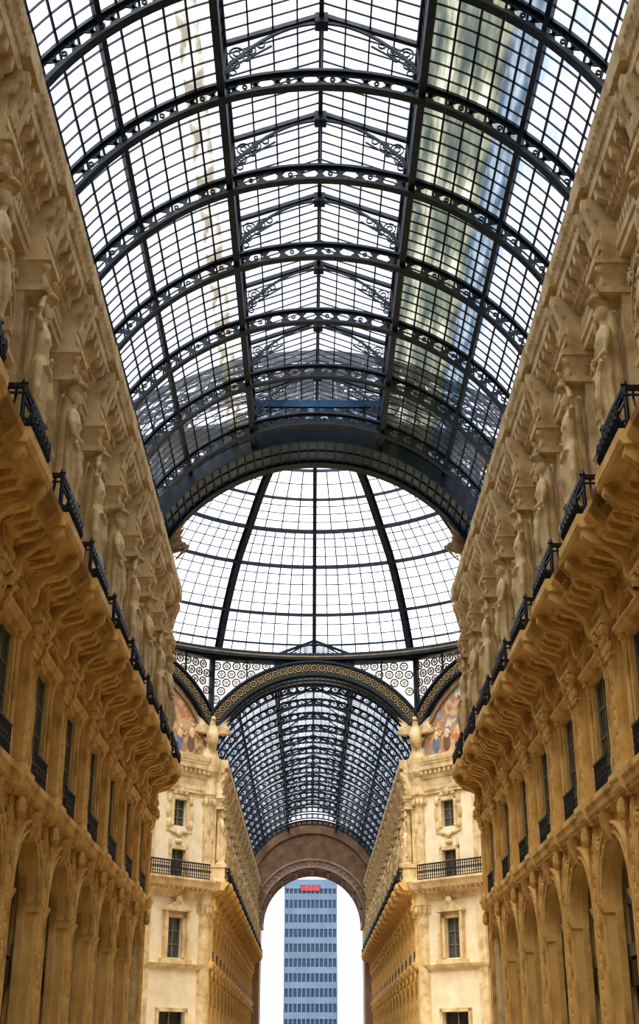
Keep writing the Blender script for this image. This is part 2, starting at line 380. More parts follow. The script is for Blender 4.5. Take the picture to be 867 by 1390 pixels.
def make_pier():
    b = MB(); W = 'gold_stone'; U = 'beige_stone'
    b.box(0, .20, -.42, .42, 0, 1.1, W); b.prism([(0,1.1),(.22,1.1),(.18,1.25),(.14,1.35),(0,1.35)], -.42, .42, W)
    b.box(0, .10, -.36, .36, 1.3, 7.3, W)
    for s in (-1, 1): b.box(.09, .14, s*.32-.04, s*.32+.04, 1.5, 7.1, W)
    candelabra(b, .10, 0, 1.6, 6.7, 1, W)
    b.prism([(0,7.3),(.18,7.3),(.22,7.42),(.34,7.5),(.37,7.68),(.42,7.72),(.42,7.86),(0,7.86)], -.44, .44, W)
    b.blob((.24, 0, 7.05), (.14, .2, .28), W)
    b.box(0, .12, -.46, .46, 7.86, 11.5, W)
    b.box(.1, .20, -.34, .34, 7.86, 10.75, W)
    for s in (-1, 1): b.box(.19, .24, s*.30-.04, s*.30+.04, 8.0, 10.6, W)
    b.box(0, .28, -.42, .42, 7.86, 8.1, W)
    candelabra(b, .20, 0, 8.15, 10.55, 1, W)
    b.prism([(0,10.72),(.26,10.72),(.28,10.8),(0,10.8)], -.38, .38, W)
    vs = []; fs = []
    prof = [(.22,.34,10.8),(.24,.36,11.1),(.32,.44,11.35),(.44,.54,11.46)]
    for (x, y, z) in prof: vs += [(0,-y,z),(x,-y,z),(x,y,z),(0,y,z)]
    for i in range(3):
        for k in range(4):
            a = 4*i+k; c = 4*i+(k+1) % 4; fs.append((a, c, c+4, a+4))
    b.add(vs, fs, W)
    for r, zz, n, ww in ((.24, 10.95, 5, .09), (.29, 11.18, 4, .10)):
        for k in range(n):
            y = -.34 + .68*k/(n-1); b.blob((r+.03, y, zz), (.07, ww, .15), W, 6, 5)
    for s in (-1, 1):
        b.arc_yz(s*.42, 11.33, .06, .14, 0, 2*PI, .30, .48, 10, W)
        b.blob((.48, s*.42, 11.33), (.06, .06, .06), W, 6, 4)
    b.blob((.44, 0, 11.42), (.08, .1, .12), W); b.box(0, .50, -.56, .56, 11.46, 11.57, W)
    b.prism([(x+.18 if 0 < x < 1.0 else x, z) for x, z in CORN_LOW], -.52, .52, W)
    b.box(0, 1.1, -.46, .46, 13.15, 13.35, U); b.box(0, .98, -.40, .40, 13.35, 14.1, U)
    b.prism([(0,14.1),(1.04,14.1),(1.12,14.2),(1.12,14.3),(0,14.3)], -.48, .48, U)
    b.blob((.98, 0, 13.75), (.07, .2, .25), U)
    b.box(0, .26, -.34, .34, 14.3, 18.0, U)
    b.prism([(0,17.92),(.78,17.92),(.84,18.02),(.84,18.08),(0,18.08)], -.40, .40, U)
    vs = []; fs = []
    prof = [(.60,.32,18.08),(.62,.34,18.35),(.74,.46,18.62)]
    for (x, y, z) in prof: vs += [(0,-y,z),(x,-y,z),(x,y,z),(0,y,z)]
    for i in range(2):
        for k in range(4):
            a = 4*i+k; c = 4*i+(k+1) % 4; fs.append((a, c, c+4, a+4))
    b.add(vs, fs, U)
    for k in range(4): b.blob((.66, -.3+.2*k, 18.24), (.07, .09, .14), U, 6, 5)
    for s in (-1, 1): b.blob((.72, s*.38, 18.52), (.12, .1, .12), U)
    b.box(0, .86, -.52, .52, 18.62, 18.78, U)
    b.prism(shift(CORN_TOP, .42)[:12] + [(.9,20.34),(-1.6,20.34)], -.5, .5, U)
    for s in (-1, 1): b.prism([(.5,19.3),(.72,19.3),(.8,19.7),(.9,20.0),(1.0,20.2),(1.0,20.4),(.5,20.4)], s*.25-.13, s*.25+.13, U)
    b.blob((.70, 0, 19.48), (.1, .14, .22), U)
    b.box(.3, 1.04, -.55, .55, 20.62, 21.2, U)
    b.stretch_upper()
    return b.mesh("pier")

def make_statue(variant=0):
    b = MB()
    M = 'beige_stone'; sg = 1 if variant == 0 else -1
    z0 = 14.3; cx = .68
    secs = [(0,.28,.30,0,0),(.25,.27,.30,0,0),(.7,.23,.27,0,.02),(1.2,.22,.26,.02,.04),(1.6,.23,.28,.02,.05),(1.85,.21,.28,.02,.04),(2.1,.17,.22,0,0),(2.3,.18,.24,.02,-.02),(2.55,.20,.28,.03,-.03),(2.75,.17,.30,.02,-.03),(2.88,.12,.2,0,-.02),(2.95,.08,.085,0,0),(3.06,.075,.08,.02,0)]
    vs = []; fs = []; seg = 28
    for z, rx, ry, ox, oy in secs:
        for k in range(seg):
            a = 2*PI*k/seg
            fold = 1 + (0.13*math.sin(a*7+z*1.5) if z < 1.8 else 0)
            vs.append((cx+ox+rx*fold*math.cos(a), sg*oy+ry*fold*math.sin(a), z0+z))
    for i in range(len(secs)-1):
        for k in range(seg):
            k2 = (k+1) % seg; fs.append((i*seg+k, i*seg+k2, (i+1)*seg+k2, (i+1)*seg+k))
    fs.append(tuple(range(seg-1, -1, -1))); fs.append(tuple(range((len(secs)-1)*seg, len(secs)*seg)))
    b.add(vs, fs, M)
    hz = z0+3.25
    b.blob((cx+.05, 0, hz), (.15, .13, .19), M, 14, 9)
    b.blob((cx-.02, 0, hz+.07), (.19, .18, .17), M, 12, 8)
    b.blob((cx+.20, 0, hz-.02), (.04, .03, .06), M, 8, 5)
    b.blob((cx+.16, 0, hz-.13), (.06, .06, .05), M, 8, 5)
    for s in (-1, 1): b.blob((cx+.14, s*.10, z0+2.5), (.11, .10, .11), M, 10, 6)
    b.blob((cx+.12, 0, z0+3.60), (.22, .26, .10), M, 12, 6)
    b.blob((cx, 0, z0+3.50), (.2, .2, .1), M, 12, 6)
    b.tube([(cx, sg*.27, z0+2.72), (cx+.02, sg*.46, z0+2.85), (cx+.04, sg*.50, z0+3.1), (cx+.05, sg*.34, z0+3.42), (cx+.06, sg*.24, z0+3.52)], [.10,.09,.08,.06,.05], M, 10)
    b.tube([(cx, -sg*.27, z0+2.72), (cx+.05, -sg*.38, z0+2.4), (cx+.12, -sg*.36, z0+2.12), (cx+.27, -sg*.15, z0+2.02), (cx+.30, sg*.02, z0+2.05)], [.10,.09,.08,.06,.05], M, 10)
    b.tube([(cx+.18, -sg*.30, z0+1.95), (cx+.28, 0, z0+1.6), (cx+.24, sg*.30, z0+1.8)], [.07,.09,.06], M, 8)
    b.tube([(cx+.05, sg*.33, z0+1.9), (cx+.08, sg*.36, z0+1.2), (cx+.02, sg*.36, z0+.5)], [.08,.10,.07], M, 8)
    b.tube([(cx+.22, -sg*.1, z0+1.7), (cx+.3, -sg*.1, z0+1.1), (cx+.24, -sg*.13, z0+.3)], [.10,.11,.08], M, 8)
    b.box(cx-.34, cx+.34, -.34, .34, z0-.02, z0+.12, M)
    b.tube([(cx-.2, 0, z0+.3), (cx-.2, 0, z0+3.3)], [.2,.14], M, 8)
    b.stretch_upper()
    me = b.mesh("statue_raw"); o = bpy.data.objects.new("tmp", me); scene.collection.objects.link(o)
    md = o.modifiers.new("r", 'REMESH'); md.mode = 'VOXEL'; md.voxel_size = 0.028; md.use_smooth_shade = True
    bpy.context.view_layer.update()
    dg = bpy.context.evaluated_depsgraph_get()
    me2 = bpy.data.meshes.new_from_object(o.evaluated_get(dg)); me2.name = "caryatid"
    me2.materials.clear(); me2.materials.append(MATS[M])
    bpy.data.objects.remove(o)
    return me2

def make_railing():
    b = MB(); Z0 = 13.17; I = 'rail'; hy = 1.0
    def bulge(t): return .20*math.sin(PI*min(1, t*1.5))*(1-t*.35)
    prof = [(bulge(t/7), Z0 + .05 + .95*t/7) for t in range(8)]
    def baluster(px, py, nx, ny):
        b.tube([(px+nx*d, py+ny*d, z) for d, z in prof], .028, I, 5)
    path = []
    n = 18
    for i in range(n+1): path.append((1.22, -hy+2*hy*i/n, 1, 0))
    for i in range(1, 6): path.append((1.22-.17*i, hy, 0, 1)); path.append((1.22-.17*i, -hy, 0, -1))
    for p in path: baluster(*p)
    for z, w in ((Z0+.05, .06), (Z0+1.0, .10), (Z0+.82, .04), (Z0+.2, .04)):
        d = .0 if z > Z0+.9 or z < Z0+.1 else (.10 if z < Z0+.5 else .04)
        b.bar((1.22+d, -hy-d, z), (1.22+d, hy+d, z), w, w, I)
        for s in (-1, 1): b.bar((.4, s*(hy+d), z), (1.22+d, s*(hy+d), z), w, w, I)
    for i in range(7):
        y = -hy+.14+ i*(2*hy-.28)/6
        b.arc_yz(y, Z0+.5, .09, .14, 0, 2*PI, 1.38, 1.42, 10, I)
        b.blob((1.41, y, Z0+.5), (.03, .06, .06), I, 6, 4)
        b.arc_yz(y, Z0+.9, .045, .085, 0, 2*PI, 1.22, 1.26, 8, I)
    for s in (-1, 1): b.lathe(1.22, s*hy, [(.05,Z0),(.05,Z0+1.02),(.08,Z0+1.06),(.05,Z0+1.14),(.01,Z0+1.2)], 8, I)
    return b.mesh("railing")

BAY = make_bay(); PIER = make_pier(); ST = [make_statue(0), make_statue(1)]; RAIL = make_railing()

def run_wall(name, origin, rz, nb, statues=True, l=L, standalone=True):
    root = empty(name)
    R = Matrix.Rotation(rz, 4, 'Z')
    for i in range(nb):
        p = Vector(origin) + R @ Vector((0, (i+.5)*l, 0))
        obj("facade_bay", BAY, p, rz, root)
        obj("balcony_railing", RAIL, p, rz, None if standalone else root)
    for i in range(nb+1):
        yy = i*l
        if i == 0: yy += .56
        if i == nb: yy -= .56
        p = Vector(origin) + R @ Vector((0, yy, 0))
        obj("pier", PIER, p, rz, root)
        if statues: obj("caryatid_statue", ST[i % 2], p, rz, None if standalone else root)
    b = MB(); b.box(-1.8, -1.0, 0, nb*l, 0, ZT, 'beige_stone')
    obj("backing", b.mesh("backing"), origin, rz, root)
    return root

NN = 18
YW = YE + .45
Y0 = YW - NN*L
YENDW = YF + NFAR*L
run_wall("wall_left", (-WX, Y0, 0), 0, NN)
run_wall("wall_right", (WX, YW, 0), PI, NN)
run_wall("wall_far_left", (-WX, YF, 0), 0, NFAR, standalone=False)
run_wall("wall_far_right", (WX, YENDW, 0), PI, NFAR, standalone=False)
OR = 18.5
NS = 4
for nme, org, rz in (("wall_side_west_a", (-OR-NS*L, YC+WX, 0), -PI/2, ), ("wall_side_west_b", (-OR, YC-WX, 0), PI/2),
                     ("wall_side_east_a", (OR, YC+WX, 0), -PI/2), ("wall_side_east_b", (OR+NS*L, YC-WX, 0), PI/2)):
    run_wall(nme, org, rz, NS, standalone=False)

# ------------------------------------------------------------------ glazed vault
def vp(r, a, y): return (r*math.sin(a), y, CZ + r*math.cos(a))
D = PI/180
A1 = 84*D; AB = 20.6*D
RO = 8.86
MX = 2.95; ZE = 29.75; ZR = 30.9
def make_rib():
    b = MB(); I = 'iron'
    b.arc_xz(0, CZ, R0, R0+.09, -A1, A1, -.14, .14, 72, I)
    b.arc_xz(0, CZ, RO-.09, RO, -A1, A1, -.14, .14, 72, I)
    b.arc_xz(0, CZ, R0+.09, R0+.14, -A1, A1, -.04, .04, 72, I)
    b.arc_xz(0, CZ, RO-.14, RO-.09, -A1, A1, -.04, .04, 72, I)
    n = 38; ri = R0+.08; ro = RO-.08; rm = (ri+ro)/2
    for i in range(n+1):
        a = -A1 + 2*A1*i/n
        b.bar(vp(ri, a, 0), vp(ro, a, 0), .05, .10, I, (math.cos(a), 0, -math.sin(a)))
        if i < n:
            a2 = -A1 + 2*A1*(i+1)/n; am = (a+a2)/2; q = (a2-a)*.34
            for (p1, p2) in (((ri, a+q), (rm, a)), ((ro, a+q), (rm, a)), ((ri, a2-q), (rm, a2)), ((ro, a2-q), (rm, a2))):
                b.bar(vp(*p1, 0), vp(*p2, 0), .05, .07, I, (math.cos(am), 0, -math.sin(am)))
            c = vp(rm, am, 0)
            if i % 2: b.arc_xz(c[0], c[2], .045, .085, 0, 2*PI, -.03, .03, 8, I)
    for s in (-1, 1):
        b.bar((s*MX, 0, CZ+7.7), (s*MX, 0, ZE), .16, .16, I, (0, 1, 0))
        b.bar((s*MX, 0, ZE), (0, 0, ZR), .14, .16, I, (0, 1, 0))
        pts = []
        for k in range(11):
            t = k/10; x = s*MX*(1-t); z = (ZE-1.15) + (ZR-.30-ZE+1.15)*math.sin(t*PI/2)**.8
            pts.append((x, 0, z))
        for k in range(10): b.bar(pts[k], pts[k+1], .09, .07, I, (0, 1, 0))
        bx = s*(MX-.10)
        def ring(dx, dz, r, t=.035): b.arc_xz(bx - s*dx, ZE-.12+dz, r-t, r, 0, 2*PI, -.03, .03, 12, I)
        ring(.30, -.24, .24); ring(.30, -.24, .12); ring(.72, -.12, .17); ring(1.02, .10, .13); ring(.24, -.66, .18); ring(.20, -.98, .12); ring(.60,-.42,.12)
        ring(.24, -.66, .08); ring(.72, -.12, .07)
        b.bar((s*MX, 0, ZE-1.25), (s*(MX-.45), 0, ZE-.75), .05, .05, I, (0, 1, 0))
        b.bar((s*(MX-.45), 0, ZE-.75), (s*(MX-1.45), 0, ZE-.05), .05, .05, I, (0, 1, 0))
    b.box(-.2, .2, -.2, .2, ZR-.42, ZR-.05, I)
    b.bar((0, 0, RO+CZ-.1), (0, 0, ZR), .05, .05, I)
    return b.mesh("iron_rib")

def make_vault_bay(far=False):
    b = MB(); I = 'iron'; L = LV
    for s in (-1, 1):
        for i in range(1, 8):
            y = L*i/8
            b.arc_xz(0, CZ, RO-.05, RO, min(s*AB, s*A1), max(s*AB, s*A1), y-.018, y+.018, 26, I)
        k = 15
        for j in range(1, k+1):
            a = AB + (A1-AB)*j/k
            w, h = (.055, .06)
            if j in (5,): w, h = (.16, .22)
            if j == 10: w, h = (.08, .12)
            b.bar(vp(RO-h/2+.03, s*a, 0), vp(RO-h/2+.03, s*a, L), w, h, I, (math.sin(s*a), 0, math.cos(a)))
        b.box(min(s*(MX-.10), s*(MX+.12)), max(s*(MX-.10), s*(MX+.12)), 0, L, CZ+7.85, CZ+8.35, I)
        b.box(min(s*(MX-.09), s*(MX+.09)), max(s*(MX-.09), s*(MX+.09)), 0, L, ZE-.12, ZE+.08, I)
        for i in range(1, 8): b.bar((s*MX, L*i/8, CZ+8.3), (s*MX, L*i/8, ZE), .04, .05, I, (0, 1, 0))
        b.add([(s*(MX+.03), 0, CZ+8.3), (s*(MX+.03), L, CZ+8.3), (s*(MX+.03), L, ZE), (s*(MX+.03), 0, ZE)], [(0,1,2,3)], 'glass')
        for i in range(1, 9):
            y = L*i/9; b.bar((s*MX, y, ZE+.05), (0, y, ZR+.05), .035, .05, I, (0, 1, 0))
        for j in (1, 2, 3):
            t = j/4; b.bar((s*MX*(1-t), 0, ZE+(ZR-ZE)*t+.03), (s*MX*(1-t), L, ZE+(ZR-ZE)*t+.03), .05, .07, I)
        b.add([(s*(MX+.1), 0, ZE+.08), (s*(MX+.1), L, ZE+.08), (0, L, ZR+.09), (0, 0, ZR+.09)], [(0,1,2,3)], 'glass')
        m2 = 30
        for j in range(m2):
            a = AB + (A1-AB)*j/m2; a2 = AB + (A1-AB)*(j+1)/m2
            deg = (a+a2)/2/D
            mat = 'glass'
            if s > 0 and deg < 36: mat = 'glass_olive'  # right strip with glazing reflections painted in
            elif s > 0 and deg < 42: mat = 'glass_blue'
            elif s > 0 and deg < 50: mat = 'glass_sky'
            if s < 0 and 22.5 < deg < 27.5: mat = 'glass_tan'  # thin left strip, reflection painted as tan
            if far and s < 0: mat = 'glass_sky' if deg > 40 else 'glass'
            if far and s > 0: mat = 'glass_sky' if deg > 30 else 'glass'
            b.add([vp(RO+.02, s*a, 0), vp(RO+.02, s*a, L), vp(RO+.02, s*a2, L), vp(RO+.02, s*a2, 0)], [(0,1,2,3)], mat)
    b.box(-.07, .07, 0, L, ZR-.20, ZR+.10, I)
    return b.mesh("vault_bay")
RIB = make_rib(); VB = make_vault_bay(); VBF = make_vault_bay(True)

def run_vault(name, origin, rz, nb, me, length=None):
    root = empty(name); R = Matrix.Rotation(rz, 4, 'Z')
    for i in range(nb):
        p = Vector(origin) + R @ Vector((0, i*LV, 0))
        o = obj("vault_panel", me, p, rz, root)
        if length and (i+1)*LV > length: o.scale = (1, (length-i*LV)/LV, 1)
        obj("iron_rib", RIB, p, rz, root)
    return root
def make_end_arch():
    b = MB()
    b.arc_xz(0, CZ, R0+.02, R0+.16, -A1, A1, -2.3, 0, 72, 'arch_blue')
    b.arc_xz(0, CZ, R0-.10, R0+.9, -A1, A1, -.12, .10, 72, 'iron')
    b.arc_xz(0, CZ, R0-.06, R0+.8, -A1, A1, -2.36, -2.22, 72, 'iron')
    for i in range(57):
        a = -A1 + 2*A1*i/56
        b.bar(vp(R0-.01, a, -2.3), vp(R0-.01, a, 0), .06, .06, 'iron', (math.sin(a), 0, math.cos(a)))
    for y in (-1.2,): b.arc_xz(0, CZ, R0-.03, R0+.03, -A1, A1, y-.03, y+.03, 72, 'iron')
    y = -3.3
    b.box(-MX, MX, y-.08, y+.08, ZE-.45, ZE-.1, 'arch_blue')
    b.box(-MX, MX, y-.08, y+.08, ZE-1.55, ZE-1.35, 'iron')
    b.add([(-MX, y, ZE-1.4), (MX, y, ZE-1.4), (MX, y, ZE-.2), (-MX, y, ZE-.2)], [(0,1,2,3)], 'glass_blue')
    for i in range(9): x = -MX+2*MX*i/8; b.box(x-.03, x+.03, y-.05, y+.05, ZE-1.5, ZE-.2, 'iron')
    return b.mesh("end_arch")
EA = make_end_arch()
YV = YE - .2
YV0 = YE + .3 - 18*LV
r1 = run_vault("ceiling_glass_vault", (0, YV0, 0), 0, 18, VB, YV-YV0)
r2 = run_vault("ceiling_glass_vault_far", (0, YF, 0), 0, NFAR, VBF)
r3 = run_vault("ceiling_glass_vault_west", (-OR-NS*LV, YC, 0), -PI/2, NS, VBF)
r4 = run_vault("ceiling_glass_vault_east", (OR, YC, 0), -PI/2, NS, VBF)
obj("iron_crossing_arch", EA, (0, YV, 0), 0, r1)
obj("iron_crossing_arch", EA, (0, YF, 0), PI, r2)
obj("iron_crossing_arch", EA, (OR, YC, 0), PI/2, r4)
obj("iron_crossing_arch", EA, (-OR, YC, 0), -PI/2, r3)

# ------------------------------------------------------------------ octagon sides
HS = OR*math.tan(PI/8)
ZD = 29.5
def make_oct_head(filled):
    b = MB()
    def arcpts(r, n=48, y=0, clip=HS):
        am = math.asin(min(1, clip/r)) if r > clip else PI/2*.93
        return [(r*math.sin(-am+2*am*i/n), y, CZ + r*math.cos(-am+2*am*i/n)) for i in range(n+1)]
    def strip(r0, r1, y0, y1, mat, n=48):
        a = arcpts(r0, n, y0); c = arcpts(r1, n, y0); a2 = arcpts(r0, n, y1); c2 = arcpts(r1, n, y1)
        vs = a+c+a2+c2; N = n+1; fs = []
        for i in range(n):
            fs += [(i, i+1, N+i+1, N+i), (2*N+i, 3*N+i, 3*N+i+1, 2*N+i+1), (i, 2*N+i, 2*N+i+1, i+1), (N+i, N+i+1, 3*N+i+1, 3*N+i)]
        b.add(vs, fs, mat)
    strip(R0-.02, R0+.14, -.45, .1, 'iron'); strip(R0+.14, 9.22, -.22, .1, 'band'); strip(9.22, 9.36, -.4, .1, 'iron')
    rc = 8.80; am = math.asin((HS-.2)/rc); n = 30
    for i in range(n+1):
        a = -am + 2*am*i/n; c = (rc*math.sin(a), CZ+rc*math.cos(a))
        b.arc_xz(c[0], c[1], .17, .26, 0, 2*PI, -.3, -.2, 12, 'gilt')
        b.blob((c[0], -.24, c[1]), (.09, .05, .09), 'gilt', 6, 4)
        if i < n:
            a2 = a + am/n
            for rr in (rc+.25, rc-.25): b.blob((rr*math.sin(a2), -.24, CZ+rr*math.cos(a2)), (.08, .04, .08), 'gilt', 6, 4)
    n = 48; ro = 9.36
    top = []; bot = []
    for i in range(n+1):
        u = -HS + 2*HS*i/n; bot.append((u, 0, CZ+math.sqrt(ro*ro-u*u))); top.append((u, 0, ZD))
    b.add(bot+top, [(i, i+1, n+2+i, n+1+i) for i in range(n)], 'lace_glass')
    st = .74
    row = 0; z = 25.0
    while z < ZD-.25:
        u = -HS+.35 + (st/2 if row % 2 else 0)
        while u < HS-.25:
            if math.hypot(u, z-CZ) > ro+.2:
                b.arc_xz(u, z, .24, .33, 0, 2*PI, -.08, 0, 12, 'lace')
                b.arc_xz(u, z, .06, .12, 0, 2*PI, -.08, 0, 6, 'lace')
                for q in range(6):
                    a = q*PI/3
                    b.bar((u+.11*math.sin(a), -.04, z+.11*math.cos(a)), (u+.26*math.sin(a), -.04, z+.26*math.cos(a)), .035, .05, 'lace', (0, 1, 0))
            u += st
        z += st*.87; row += 1
    b.box(-HS, HS, -.3, .1, ZD-.18, ZD+.05, 'iron')
    for s in (-1, 1):
        b.box(min(s*HS, s*(HS-.22)), max(s*HS, s*(HS-.22)), -.35, .1, 24.4, ZD, 'iron')
        u = s*HS*.66; b.box(u-.05, u+.05, -.12, 0, CZ+math.sqrt(ro*ro-u*u), ZD, 'iron')
    if filled:
        n = 48; am = math.asin(HS/R0)
        arc = [(R0*math.sin(-am+2*am*i/n), .02, CZ+R0*math.cos(-am+2*am*i/n)) for i in range(n+1)]
        base = [(p[0], .02, ZT-.1) for p in arc]
        b.add(base+arc, [(i, i+1, n+2+i, n+1+i) for i in range(n)], 'mosaic')
        strip(R0-.5, R0-.30, -.16, .02, 'gilt')
        rnd = random.Random(3)
        for u in (-6.0, -5.0, -3.9, -2.0, -.8, .6, 1.9, 3.6, 4.8, 5.9):
            h = 1.7 + rnd.random()*.5; z = ZT+.3
            if z+h > CZ+math.sqrt((R0-.6)**2-u*u): h = CZ+math.sqrt((R0-.6)**2-u*u)-z
            if h < .6: continue
            mt = rnd.choice(['robe', 'robe_blue', 'robe', 'brown'])
            b.blob((u, -.0, z+h*.32), (.34, .06, h*.34), mt, 10, 6); b.blob((u+.05, -.02, z+h*.66), (.24, .06, h*.2), 'skin', 10, 6)
            b.blob((u+.08, -.03, z+h*.93), (.12, .06, .15), 'skin', 8, 6)
            b.tube([(u+.1, -.03, z+h*.75), (u+.45, -.04, z+h*.62), (u+.65, -.04, z+h*.8)], [.07,.06,.04], 'skin', 6)
    return b.mesh("octagon_head")
OH0 = make_oct_head(False); OH1 = make_oct_head(True)

def make_chamfer():
    b = MB(); n = 3; w = 2*HS/n; C = 'cream'; W = 'beige_stone'
    for i in range(n):
        c = -HS + (i+.5)*w
        def bx(x0, x1, y0, y1, z0, z1, m): b.box(c+x0, c+x1, y0, y1, z0, z1, m)
        h = w/2
        openings = [(0, 4.6, 1.1), (8.0, 10.6, .62), (13.15, 15.0, .62), (16.5, 18.2, .55)]
        z = 0
        for (za, zb, hw) in openings:
            if za > z: bx(-h, h, 0, .5, z, za, C)
            bx(-h, -hw, 0, .5, za, zb, C); bx(hw, h, 0, .5, za, zb, C)
            bx(-hw, hw, .3, .36, za, zb, 'pane' if za > 1 else 'shop')
            bx(-.04, .04, .22, .3, za, zb, 'frame')
            for s in (-1, 1): bx(min(s*hw, s*(hw-.07)), max(s*hw, s*(hw-.07)), .2, .3, za, zb, 'frame')
            for k in range(1, 3): zz = za+(zb-za)*k/3; bx(-hw, hw, .22, .3, zz-.03, zz+.03, 'frame')
            for s in (-1, 1): bx(min(s*hw, s*(hw+.24)), max(s*hw, s*(hw+.24)), -.12, 0, za, zb+.2, W)
            bx(-hw-.24, hw+.24, -.12, 0, zb, zb+.24, W)
            z = zb
        bx(-h, h, 0, .5, z, 21.2, C)
        pr = [(c-1.2, 11.0), (c+1.2, 11.0), (c+1.2, 11.12), (c, 11.75), (c-1.2, 11.12)]
        vs = [(x, -.42, zz) for x, zz in pr] + [(x, 0, zz) for x, zz in pr]
        b.add(vs, [(0,1,2,3,4), (9,8,7,6,5)] + [(k, (k+1) % 5, 5+(k+1) % 5, 5+k) for k in range(5)], W)
        for s in (-1, 1): bx(s*.95-.1, s*.95+.1, -.35, 0, 7.9, 11.0, W)
        b.blob((c, -.4, 11.7), (.3, .12, .3), W); bx(-1.3, 1.3, -.4, 0, 7.6, 7.9, W)
        for s in (-1, 1):
            for (dx, zz, r, rz) in ((.98, 16.6, .2, .3), (1.08, 17.4, .16, .45), (.98, 18.2, .22, .3), (.5, 18.65, .25, .18), (.5, 16.1, .3, .15)):
                b.blob((c+s*dx, -.06, zz), (r, .12, rz), W, 8, 6)
            b.blob((c+s*.75, -.05, 15.4), (.12, .1, .3), W)
            bx(min(s*.79, s*1.15), max(s*.79, s*1.15), -.06, 0, 16.1, 18.7, W)
        b.blob((c, -.1, 18.8), (.3, .16, .3), W); b.blob((c, -.1, 16.0), (.3, .14, .2), W); b.blob((c, -.08, 15.5), (.35, .12, .18), W)
        for s in (-1, 1): bx(s*h-.35 if s > 0 else -h, h if s > 0 else -h+.35, -.16, 0, 0, 19.0, W)
    def course(prof):
        nn = len(prof)
        vs = [(-HS, -p[0], p[1]) for p in prof] + [(HS, -p[0], p[1]) for p in prof]
        b.add(vs, [(k, (k+1) % nn, nn+(k+1) % nn, nn+k) for k in range(nn)] + [tuple(range(nn)), tuple(range(2*nn-1, nn-1, -1))], W)
    course([(0,7.3),(.16,7.3),(.3,7.45),(.36,7.6),(0,7.6)])
    course([(0,11.9),(.15,11.9),(.18,12.3),(.3,12.5),(.9,12.6),(1.05,12.9),(1.15,13.0),(1.15,13.15),(0,13.15)])
    course([(x*.7 if x > 0 else -.3, z) for x, z in CORN_TOP])
    u = -HS+.2
    while u < HS:
        b.box(u-.08, u+.08, -.75, -.1, 12.4, 12.6, W); b.box(u-.08, u+.08, -.5, -.2, 20.05, 20.3, W); u += .42
    b.stretch_upper()
    I = 'rail'
    for z, t in ((13.2, .05), (14.15, .09), (13.95, .04), (13.4, .04)): b.box(-HS+.5, HS-.5, -1.1-t/2, -1.1+t/2, z-t/2, z+t/2, I)
    u = -HS+.5
    while u < HS-.5:
        b.box(u-.03, u+.03, -1.12, -1.08, 13.15, 14.15, I)
        b.arc_xz(u+.09, 13.68, .04, .09, 0, 2*PI, -1.12, -1.08, 8, I); u += .19
    return b.mesh("chamfer_wall")
CH = make_chamfer()

def make_corner():
    b = MB(); W = 'beige_stone'
    b.lathe(0, 0, [(.75,0),(.75,1.2),(.62,1.4),(.55,1.5),(.52,11.0),(.6,11.1),(.75,11.5),(.8,11.55)], 12, W)
    b.lathe(0, 0, [(.6,11.5),(.62,12.4),(1.1,12.6),(1.25,13.15),(.2,13.2)], 12, W)
    b.lathe(0, 0, [(.55,13.1),(.45,13.4),(.42,18.0),(.6,18.7),(.7,18.8),(.66,19.9),(.9,20.3),(1.0,21.2),(.3,21.3)], 12, W)
    for k in range(12):
        a = 2*PI*k/12; b.blob((.6*math.cos(a), .6*math.sin(a), 18.3), (.12, .12, .25), W, 6, 5)
        b.blob((.66*math.cos(a), .66*math.sin(a), 11.2), (.12, .12, .25), W, 6, 5)
        b.blob((.47*math.cos(a), .47*math.sin(a), 16+.6*(k % 3)), (.1, .1, .3), W, 6, 5)
    b.lathe(0, 0, [(.8,21.2),(.7,21.6),(.55,21.9),(.6,22.3),(.85,22.6),(.3,22.8)], 10, W)
    b.stretch_upper()
    return b.mesh("corner_column")
def make_eagle():
    b = MB(); W = 'beige_stone'
    b.lathe(0, 0, [(.2,22.5),(.34,22.8),(.38,23.2),(.28,23.6),(.16,23.85),(.15,24.0)], 12, W)
    b.blob((-.05, 0, 24.12), (.2, .15, .17), W); b.tube([(-.2, 0, 24.12), (-.34, 0, 24.08), (-.38, 0, 23.98)], [.07, .05, .01], W)
    for s in (-1, 1):
        for k in range(6):
            t = k/5
            b.tube([(.0, s*.25, 23.5-t*.2), (.05, s*(.6+.12*k), 23.9-t*.55), (.1, s*(.65+.12*(5-k)*.6+.1), 24.4-t*1.5)], [.14, .12, .03], W, 6)
    b.tube([(.1, 0, 22.9), (.3, 0, 22.4), (.4, 0, 22.1)], [.2, .22, .1], W)
    b.v = [(-x*1.25+.75, -y*1.25, 22.4+(z-22.3)*1.25) for x, y, z in b.v]
    return b.mesh("eagle", True)
CC = make_corner(); EG = make_eagle()

nm = ["north", "northwest", "west", "southwest", "south", "southeast", "east", "northeast"]
for k in range(8):
    a = k*PI/4
    loc = (-OR*math.sin(a), YC + OR*math.cos(a), 0)
    if k % 2:
        root = empty("wall_octagon_" + nm[k])
        obj("chamfer_facade", CH, loc, a, root); obj("lunette", OH1, loc, a, root)
    else:
        root = empty("wall_drum_" + nm[k]); obj("arch_head", OH0, loc, a, root)
    ac = a + PI/8; rc = OR/math.cos(PI/8) + .15
    p = (-rc*math.sin(ac), YC + rc*math.cos(ac), 0)
    cc = obj("corner_column", CC, p, 0)
    eg = obj("eagle_sculpture", EG, (0, 0, 0), ac - PI/2, cc)

